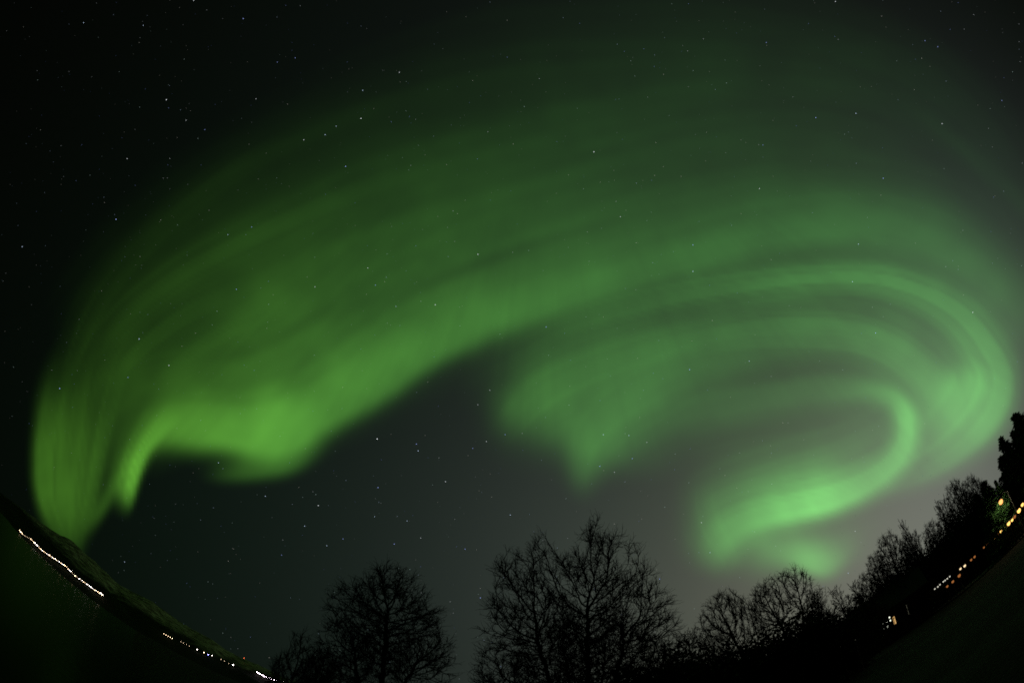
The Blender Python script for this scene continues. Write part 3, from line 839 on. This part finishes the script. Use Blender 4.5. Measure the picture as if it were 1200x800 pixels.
# 3 small ones at the far left
H = height_for(9.6, -27, 22)
o = colonise(37, [(0, H * .66, 1.0, H * .32), (-.5, H * .55, .9, H * .26), (.55, H * .58, .9, H * .24)], H * .2, [[(0, 0, -.3), (0, 0, H * .3), (-.1, 0, H * .6)], [(.05, .05, .5), (.4, .1, H * .45)], [(0, 0, .6), (-.4, .1, H * .4)]],
    n_attr=2300, step=.14, kill=.24, reach=1.5, r_tip=.0125, expo=2.5, up=.3, twigs=4, twig_len=.36, hollow=1.3)
small = crown_tree('birch_tree', o)
place(small, -26.6, 22, 'small bare tree right beside the dazzling quay lights', 'tree', BG)
for az, d, el_, w, lb in [(-28.9, 25, 5.2, .55, 'lowest bare tree at the left end of the row, over the dazzling lights'), (-23.6, 20, 8.2, .9, 'small bare tree tucked against the lower left of the rounded birch'),
                          (-25.0, 23, 6.9, .85, 'low bare tree between two small ones at the left of the row'), (-21.4, 19, 7.6, .9, 'small bare tree almost hidden behind the low left branches of the rounded birch')]:
    c = copy_tree(small); k = height_for(el_ + .5, az, d) / H
    place(c, az, d, lb, 'tree', BG, rz=az * 3.1, scale=(w, w, k))
# 4 saplings at the foot of the big birch
H = height_for(9.8, -2.3, 14)
o = grow(44, fan(9, 2, 8), H, 1.3, 1.6, (10, 6, 5, 3), (.34, .5, .5, .45), (38, 40, 40, 38), .05, twig_r=.006, first=.3)
sap = bare_tree('birch_tree', o, H, 1.3, M_bark, M_twig)
place(sap, -2.6, 14, 'bare sapling at the left foot of the tallest birch', 'tree', BG)
c = copy_tree(sap); place(c, -10.4, 15, 'bare sapling under the right side of the rounded birch', 'tree', BG, rz=2, scale=(.9, .9, .74))
c = copy_tree(sap); place(c, -.4, 14.5, 'thin bare sapling close before the stems of the tallest birch', 'tree', BG, rz=4, scale=(1, 1, .94))
# 5-7 trees right of it
H = height_for(11.4, 22, 17)
o = grow(53, fan(11, 5, 26), H, 3.4, 1.2, (13, 8, 6, 4), (.38, .5, .5, .45), (38, 42, 42, 38), .08, twig_r=.0075)
mid = bare_tree('birch_tree', o, H, 3.4, M_bark, M_twig)
place(mid, 21.6, 17, 'low bushy bare tree against the right side of the tallest birch', 'tree', BG)
c = copy_tree(mid); place(c, 24.8, 18, 'low bare tree between the bushy one and the open spreading one', 'tree', BG, rz=2.2, scale=(.85, .85, .98))
H = height_for(14.8, 28.6, 20)
o = colonise(13, [(-.35, H * .74, 1.35, H * .24), (.7, H * .66, .9, H * .19), (-1.0, H * .62, .7, H * .13)], H * .42,
    [[(.35, 0, -.3), (.25, 0, 2.2), (-.1, .1, 4.0)], [(.4, 0, -.3), (.7, .1, 2.4), (.75, .1, 3.8)]],
    n_attr=2600, step=.14, kill=.24, reach=1.5, r_tip=.0115, expo=2.3, twigs=4, twig_len=.34)
place(crown_tree('birch_tree', o), 28.8, 20, 'open bare tree leaning left, between the bushy low tree and the flat-topped one', 'tree', BG)
H = height_for(14.2, 36.3, 22)
o = colonise(17, [(-.55, H * .78, 1.3, H * .19), (.55, H * .82, .9, H * .16), (-1.0, H * .70, .8, H * .14), (1.15, H * .78, .55, H * .14), (1.1, H * .55, .9, H * .18)], H * .40,
    [[(-.2, 0, -.3), (-.35, 0, 2.6), (-.45, .1, 4.6)], [(.1, .1, -.3), (.4, .1, 3.0), (.7, .1, 4.6)]],
    n_attr=2700, step=.14, kill=.26, reach=1.6, r_tip=.0125, expo=2.35, twigs=4, twig_len=.36)
place(crown_tree('birch_tree', o), 35.6, 22, 'flat-topped bare tree under the low green aurora spot', 'tree', BG)
c = copy_tree(mid); place(c, 39.4, 23, 'bare bushy tree leaning on the right of the flat-topped one', 'tree', BG, rz=1.1, scale=(.85, .85, 1.14))
# 8-12 feathery trees climbing the right-hand hillside
HG = 'trees of the right-hand hillside'
H0 = height_for(8.6, 43.2, 30)
o = grow(83, [(30, 2, 1.0)], H0, 2.4, .6, (34, 8, 5, 3), (.26, .5, .5, .45), (36, 36, 38, 36), .10, twig_r=.012, first=.1, lumps=.2)
feath = bare_tree('birch_tree', o, H0, 2.2, M_bark, M_twig)
place(feath, 43.4, 30, 'thin feathery bare tree at the low gap in the hillside treeline', 'tree', HG)
H1 = height_for(10.9, 50.8, 52)
o = colonise(23, [(0, H1 * .66, 2.1, H1 * .34), (-.5, H1 * .42, 2.4, H1 * .26), (.8, H1 * .5, 2.1, H1 * .26)], H1 * .12,
    [[(0, 0, -.3), (0, 0, 3.0), (.1, .1, 6.5)], [(-.2, .1, -.3), (-.7, .2, 3.5)], [(.2, 0, -.3), (.8, .2, 3.5)]],
    n_attr=4200, step=.19, kill=.30, reach=1.8, r_tip=.021, expo=2.6, twigs=5, twig_len=.5)
rnd = crown_tree('birch_tree', o)
place(rnd, 50.6, 52, 'dense rounded bare tree standing behind the lit house', 'tree', HG)
for src, h0, az, d, el_, w, lb in [
    (feath, H0, 54.2, 52, 9.9, 1.3, 'spindly pointed bare tree right of the dense rounded one'),
    (feath, H0, 45.4, 33, 7.0, 1.2, 'short feathery tree second from the low gap in the treeline'),
    (rnd, H1, 48.2, 54, 8.7, .8, 'bushy bare tree at the left shoulder of the dense rounded one'),
    (rnd, H1, 56.4, 54, 7.2, .85, 'low rounded tree between the spindly one and the tall feathery pair'),
    (feath, H0, 58.0, 54, 8.5, 1.9, 'taller tree of the feathery pair halfway up the hillside'),
    (feath, H0, 59.4, 56, 8.4, 1.8, 'shorter tree of the feathery pair halfway up the hillside'),
    (rnd, H1, 61.4, 58, 9.2, 1.0, 'broad bushy bare tree right of the feathery pair'),
    (rnd, H1, 63.8, 60, 7.9, .9, 'broad bare tree just left of the lamp-lit green treetops'),
    (feath, H0, 62.6, 56, 8.8, 1.8, 'feathery tree rising between the two broad bushy ones'),
    (rnd, H1, 53.0, 56, 8.0, .8, 'low bare tree filling the dip behind the spindly one'),
    (rnd, H1, 46.4, 50, 7.2, .75, 'low bare tree above the left end of the lit house')]:
    c = copy_tree(src); place(c, az, d, lb, 'tree', HG, rz=az * 7.3, scale=(w, w, height_for(el_ + .9, az, d) / h0))

# dark spruces: right edge, and the black mass under the bare crowns
sp1 = spruce('spruce_tree', 3, 11.0, 6.8, ragged=.5)
place(sp1, 70.0, 49, 'dark ragged spruce just right of the bright road lamp', 'tree', HG, scale=(1, 1, height_for(8.7, 70.4, 49) / 11.0))
sp2 = spruce('spruce_tree', 4, 9.0, 4.2, ragged=.4)
place(sp2, 65.2, 41.6, 'spruce with its top lit green by the road lamp beside it', 'tree', HG, scale=(1, 1, height_for(6.6, 65.2, 41.6) / 9.0))
k_ = 0
for src, h0, az, d, el_, w, lb in [
    (sp1, 11., 73.2, 50, 9.1, 1.25, 'tallest dark spruce at the upper end of the hillside'),
    (sp1, 11., 76.5, 56, 8.4, 1.1, 'dark spruce beyond the tallest one at the upper end'),
    (sp1, 11., 71.8, 66, 7.9, 1.1, 'dark spruce squeezed between the lamp-side one and the tallest'),
    (sp2, 9., 66.7, 41.8, 5.4, .4, 'slim green-lit spruce right behind the bright road lamp'),
    (sp2, 9., 63.6, 43, 6.3, .6, 'green-tinged spruce top left of the bright road lamp'),
    (sp1, 11., 68.7, 47, 7.0, .95, 'slim dark spruce beside the bright road lamp, under the ragged one')]:
    c = copy_tree(src); place(c, az, d, lb, 'tree', HG, rz=az * 5.1, scale=(w, w, height_for(el_, az, d) / h0))

# black thicket: dense shrubs at the foot of the trees, each its own thing
def shrub(seed, H, W):
    o_ = grow(seed, fan(seed, 9, 40), H, W, .1, (9, 6, 4), (.42, .5, .5), (40, 44, 42), .03, wob=.1, lvls=3, first=.1, twig_r=.007)
    root = bare_tree('shrub', o_, H, W, M_bark, M_twig, sides=(5, 3, 3, 3, 3))
    rng_ = np.random.default_rng(seed)
    n_ = 5200
    q = rng_.normal(size=(n_, 3)); q /= np.linalg.norm(q, axis=1, keepdims=True)
    lump = 1 + .22 * np.sin(q[:, :1] * 5 + seed) * np.sin(q[:, 1:2] * 4.3) + .14 * np.sin(q[:, 2:3] * 9 + q[:, :1] * 7)
    q = q * lump * rng_.random((n_, 1)) ** .45 * np.array([[W * .47, W * .47, H * .50]]) + np.array([[0, 0, H * .44]])
    q = q[q[:, 2] > .02]
    V_, F_ = flakes(q, rng_, .2)
    mesh_obj('foliage', V_, F_, M_leaf, root)
    return root
sh = [shrub(101, 3.6, 3.4), shrub(107, 3.6, 3.0)]
SHR = [(14.6, 14, 8.2, 1.0), (17.6, 14.5, 8.8, .9), (20.6, 15, 9.4, .95), (23.6, 16, 8.6, .9), (26.6, 17, 8.0, 1.0), (29.8, 18, 6.4, 1.0), (32.8, 18.5, 8.0, 1.0), (35.4, 19, 9.0, 1.05), (38.4, 20, 7.6, 1.0),
       (41.6, 23, 5.0, 1.0), (43.2, 26, 5.0, .8), (47.6, 50, 5.6, 1.6), (50.8, 50, 6.4, 1.7), (54.0, 51, 6.0, 1.6), (57.0, 52, 6.4, 1.7), (60.0, 53, 6.8, 1.8), (62.8, 54, 6.2, 1.8), (65.4, 55, 4.0, 1.5), (44.5, 45, 5.6, 1.5),
       (49.2, 62, 6.0, 2.0), (52.4, 62, 5.8, 1.9), (55.6, 62, 5.8, 2.0), (58.6, 63, 5.8, 2.0), (61.4, 64, 5.4, 2.0), (42.6, 44, 4.8, 1.5), (67.6, 58, 3.4, 1.5), (70.4, 54, 4.5, 1.8), (73.6, 52, 5.0, 1.8)]
SHL = ['dense black shrub at the right foot of the tallest birch', 'dense shrub second from the tallest birch', 'dense shrub under the low bushy bare tree', 'dense shrub between the bushy tree and the open leaning one',
  'dense shrub at the left foot of the open leaning tree', 'low shrub in the light gap under the open leaning tree', 'dense shrub between the open tree and the flat-topped one', 'tall dense shrub hiding the trunk of the flat-topped tree',
  'dense shrub at the right foot of the flat-topped tree', 'lowest shrub at the low gap in the treeline', 'low shrub just right of the low gap in the treeline', 'shrub directly behind the lit house', 'dense shrub under the rounded tree right of the lit house',
  'dense shrub under the spindly pointed tree', 'dense shrub left below the feathery pair of trees', 'dense shrub right below the feathery pair of trees', 'dense shrub under the broad bushy tree by the lamp', 'low shrub left of the bright road lamp', 'shrub behind the low gap, left of the lit house',
  'far wide shrub behind the roof of the lit house', 'far shrub between the rounded and the spindly tree', 'far shrub filling the gap right of the spindly tree', 'far shrub behind the feathery pair', 'far shrub behind the broad bushy tree', 'far shrub behind the thin feathery tree at the gap',
  'far low shrub at the foot of the bright road lamp', 'far shrub at the foot of the ragged dark spruce', 'far shrub at the foot of the tallest dark spruce']
for i, ((az, d, el_, w), lb) in enumerate(zip(SHR, SHL)):
    s = sh[i] if i < 2 else copy_tree(sh[i % 2])
    place(s, az, d, lb, 'shrub', 'dense shrubs under the trees', rz=i * 1.9, scale=(w, w, height_for(el_, az, d) / 3.6))

# ------------------------------------------------------------------ road, lamps and house on the right
RP = [polar(48, 47), polar(52, 48), polar(56, 46.5), polar(60, 44), polar(64, 42), polar(68, 40.5), polar(76, 38), polar(92, 36), polar(120, 40)]
rp = spline([(x, y, 0, 0, 0) for x, y in RP], 4)[:, :2]
tn = np.gradient(rp, axis=0); tn /= np.linalg.norm(tn, axis=1, keepdims=True); nn = np.stack([-tn[:, 1], tn[:, 0]], -1)
def strip(name, offs, lift, mat):
    P = np.stack([np.concatenate([rp + nn * o_, (ground_z(*(rp).T) + lift)[:, None]], 1) for o_ in offs], 1)
    v, f = quad_mesh(P); o = mesh_obj(name, v, f, mat, smooth=True); o['kind'] = 'structure'; return o
strip('road', (-1.9, -.7, .7, 1.9), .16, M_road)
strip('road_marking', (-.06, .06), .166, M_paint)

def road_lamp(u, v, dist, mat, label, group, r=.34, pole=5.0, light=0.0):
    az, e = azel(u, v)
    dist *= .43; r *= .43
    x, y = dist * math.sin(az), dist * math.cos(az)
    z = CAM_Z + dist * math.tan(e); g = float(ground_z(x, y))
    h = z - g
    root = empty('street_lamp', (x, y, g)); root.rotation_euler = (0, 0, -az)
    p = MB(); p.lathe([(.10, -.2), (.10, .5), (.06, .55), (.045, max(h - r, .6))], 8); p.build('pole', M_pole, root)
    hd = MB(); hd.lathe([(.02, h + r * 1.25), (r * .8, h + r * .95), (r * 1.15, h + r * .72), (r * 1.1, h + r * .62)], 12); hd.build('lamp_cap', M_pole, root)
    gl = MB(); gl.sphere((0, 0, h), r, 10); gl.build('globe', mat, root, True)
    tag(root, label, 'street lamp', group)
    if light:
        ld = bpy.data.lights.new('lamp_light', 'POINT'); ld.energy = light; ld.color = (1.0, .66, .30); ld.shadow_soft_size = r * 1.3
        lo_ = bpy.data.objects.new('lamp_light', ld); COL.objects.link(lo_); lo_.parent = root; lo_.location = (0, 0, h)
    return root
RG = 'sodium lamps along the road on the right'
# the nearest lamp: tall pole with an arm
def tall_lamp(u, v, dist):
    az, e = azel(u, v)
    x, y = dist * math.sin(az), dist * math.cos(az); g = float(ground_z(x, y)); h = CAM_Z + dist * math.tan(e) - g
    ox, oy = .95 * math.cos(az) + .32 * math.sin(az), -.95 * math.sin(az) + .32 * math.cos(az)
    root = empty('street_lamp', (x + ox, y + oy, g)); root.rotation_euler = (0, 0, -az)
    p = MB(); p.lathe([(.11, -.2), (.11, .9), (.075, .95), (.05, h + .35)], 10); p.build('pole', M_pole, root)
    a = MB(); a.tube([(0, 0, h + .3), (-.35, -.1, h + .5), (-.9, -.3, h + .45)], .035, 6); a.build('arm', M_pole, root)
    b_ = MB(); b_.lathe([(.04, h + .52), (.26, h + .42), (.33, h + .26), (.30, h + .2)], 12, 0, (-.95, -.32, 0)); b_.build('lamp_cap', M_pole, root)
    gl = MB(); gl.sphere((-.95, -.32, h + .02), .22, 12); gl.build('globe', M_sodium_head, root, True)
    ld = bpy.data.lights.new('lamp_light', 'POINT'); ld.energy = 150; ld.color = (1.0, .86, .52); ld.shadow_soft_size = .3
    lo_ = bpy.data.objects.new('lamp_light', ld); COL.objects.link(lo_); lo_.parent = root; lo_.location = (-.95, -.32, h - .2)
    tag(root, 'tall road lamp on an arm, brightest orange light, beside the dark spruces', 'street lamp', RG)
tall_lamp(1173, 588, 40)
for u, v, d, mt, lb, r, lt in [
    (1182, 613, 92, M_sodium, 'large orange lamp glowing low under the tall road lamp', .42, 0),
    (1186, 609, 90, M_sodium, 'orange lamp touching the large one under the tall road lamp', .30, 0),
    (1194, 598, 88, M_sodium, 'large orange lamp at the upper end of the road row', .44, 0),
    (1198, 591, 86, M_sodium, 'last orange lamp at the very top of the road row', .34, 0),
    (1189, 605, 90, M_sodium_dim, 'dim orange lamp between the two large orange ones', .34, 0),
    (1176.5, 618.5, 94, M_sodium, 'middle-sized orange lamp first below the large ones', .38, 0),
    (1173, 622, 95, M_sodium, 'small orange lamp second below the large ones', .30, 0),
    (1170, 625, 96, M_sodium_dim, 'faint orange lamp third below the large ones', .34, 0),
    (1166, 629, 98, M_sodium, 'orange lamp at the lower end of the bright road row', .36, 0),
    (1157, 637, 101, M_sodium_dim, 'faint lamp in the dark stretch of the road, upper one', .26, 0),
    (1153, 641, 102, M_sodium_dim, 'faint lamp in the dark stretch of the road, lower one', .22, 0),
    (1142, 652, 105, M_sodium_dim, 'dim orange lamp at the top of the second row of lights', .30, 0),
    (1138, 655.5, 106, M_sodium_dim, 'dim orange lamp second from the top of the second row', .30, 0),
    (1130.5, 662.5, 108, M_lamp_pale, 'brightest pale lamp of the second row down the road', .34, 0),
    (1125.5, 666, 109, M_lamp_pale, 'pale lamp next below the brightest of the second row', .30, 0),
    (1124, 674, 104, M_sodium_dim, 'reddish lamp hanging lower than the pale pair of the second row', .40, 0),
    (1116.5, 681, 104, M_sodium_dim, 'dim reddish lamp below the white string on the road', .34, 0),
    (1110, 686.5, 105, M_sodium_dim, 'lowest dim reddish lamp under the white string', .30, 0)]:
    road_lamp(u, v, d, mt, lb, RG, r, light=lt)
for u, v in [(1113, 675), (1110, 677.5), (1107.5, 679.5), (1105.5, 681), (1101.5, 684.5), (1099, 687), (1095.5, 689.5)]:
    road_lamp(u, v, 112, M_coldlamp, 'small cold white lamp in the tight string low on the road', 'cold white lamps low on the road', .20)
for u, v, d, lb in [(1002, 749, 50, 'tiny faint lamp left of the lit house, nearer the house'), (985, 757, 47, 'tiny faint lamp farther left of the lit house')]:
    road_lamp(u, v, d, M_win_dim, lb, 'faint garden lamps by the house', .07)

# house with a lit front
def house():
    az, d = R(47.7), 46.0
    x, y = d * math.sin(az), d * math.cos(az); g = float(ground_z(x, y)) - .1
    root = empty('house', (x, y, g)); root.rotation_euler = (0, 0, -az)         # its front looks back to the bluff (-y)
    zc = CAM_Z - d * .0045 - g                                                   # height of the lit band over the ground
    w = MB()
    x0, x1, y1, H = -3.6, 4.4, 6.0, max(zc + 1.5, 3.2)
    wins = [(-.86, -.70, zc - .50, zc + .30), (-.50, -.26, zc - .60, zc + .40), (-.08, .16, zc - .02, zc + .62), (.26, .60, zc - .62, zc + .34), (1.95, 2.07, zc - .6, zc + .66)]
    xs = [x0] + [q for a in wins for q in a[:2]] + [x1]
    for i in range(0, len(xs) - 1, 2): w.box(xs[i], xs[i + 1], 0, .2, -.5, H)
    for a in wins:
        w.box(a[0], a[1], .002, .198, -.5, a[2]); w.box(a[0], a[1], .002, .198, a[3], H)
    w.box(x0, x0 + .2, .2, y1, -.5, H); w.box(x1 - .2, x1, .2, y1, -.5, H); w.box(x0, x1, y1, y1 + .2, -.5, H)
    w.build('wall', M_wall, root)
    r_ = MB(); ym = y1 / 2 + .1; rz = H + 2.3
    for s, ye in ((0, -.5), (1, y1 + .7)):
        r_.poly([(x0 - .4, ye, H - .15), (x1 + .4, ye, H - .15), (x1 + .4, ym, rz), (x0 - .4, ym, rz)] if s == 0 else [(x1 + .4, ye, H - .15), (x0 - .4, ye, H - .15), (x0 - .4, ym, rz), (x1 + .4, ym, rz)])
        r_.poly([(x0 - .4, ye, H - .29), (x1 + .4, ye, H - .29), (x1 + .4, ym, rz - .14), (x0 - .4, ym, rz - .14)])
    for xe in (x0 + .05, x1 - .05): r_.poly([(xe, .0, H), (xe, y1 + .2, H), (xe, ym, rz - .2)])
    roof = r_.build('roof', M_roof, root)
    ch = MB(); ch.box(1.6, 2.1, ym - .25, ym + .25, rz - .6, rz + .7); ch.build('chimney', M_roof, roof)
    mats = [M_win_white, M_win_white, M_win_white, M_win_warm, M_win_dim]
    for a, mt in zip(wins, mats):
        fr = MB(); t = .05
        fr.box(a[0], a[0] + t, -.03, .1, a[2], a[3]); fr.box(a[1] - t, a[1], -.03, .1, a[2], a[3])
        fr.box(a[0] + t, a[1] - t, -.03, .1, a[3] - t, a[3]); fr.box(a[0] + t, a[1] - t, -.03, .1, a[2], a[2] + t)
        if a[1] - a[0] > .3:
            m_ = a[0] + .36 * (a[1] - a[0]); fr.box(m_ - .03, m_ + .03, -.02, .09, a[2] + t, a[3] - t)
            fr.box(a[0] + t, m_ - .03, -.02, .09, (a[2] + a[3]) / 2 + .2, (a[2] + a[3]) / 2 + .26); fr.box(m_ + .03, a[1] - t, -.02, .09, (a[2] + a[3]) / 2 + .2, (a[2] + a[3]) / 2 + .26)
        else:
            m_ = (a[2] + a[3]) / 2; fr.box(a[0] + t, a[1] - t, -.02, .09, m_ - .1, m_ + .1)
        win = fr.build('window', M_frame, root)
        pn = MB(); pn.box(a[0] + .01, a[1] - .01, .12, .15, a[2] + .01, a[3] - .01); pn.build('pane', mt, win)
    dr = MB(); dr.box(.95, 1.8, -.05, -.005, -.4, 1.75); door = dr.build('door', M_roof, root)
    hd = MB(); hd.tube([(1.68, -.09, .7), (1.68, -.09, .85)], .02, 6); hd.build('handle', M_pole, door)
    tag(root, 'dark wooden house with a lit front among the trees on the right', 'house')
house()
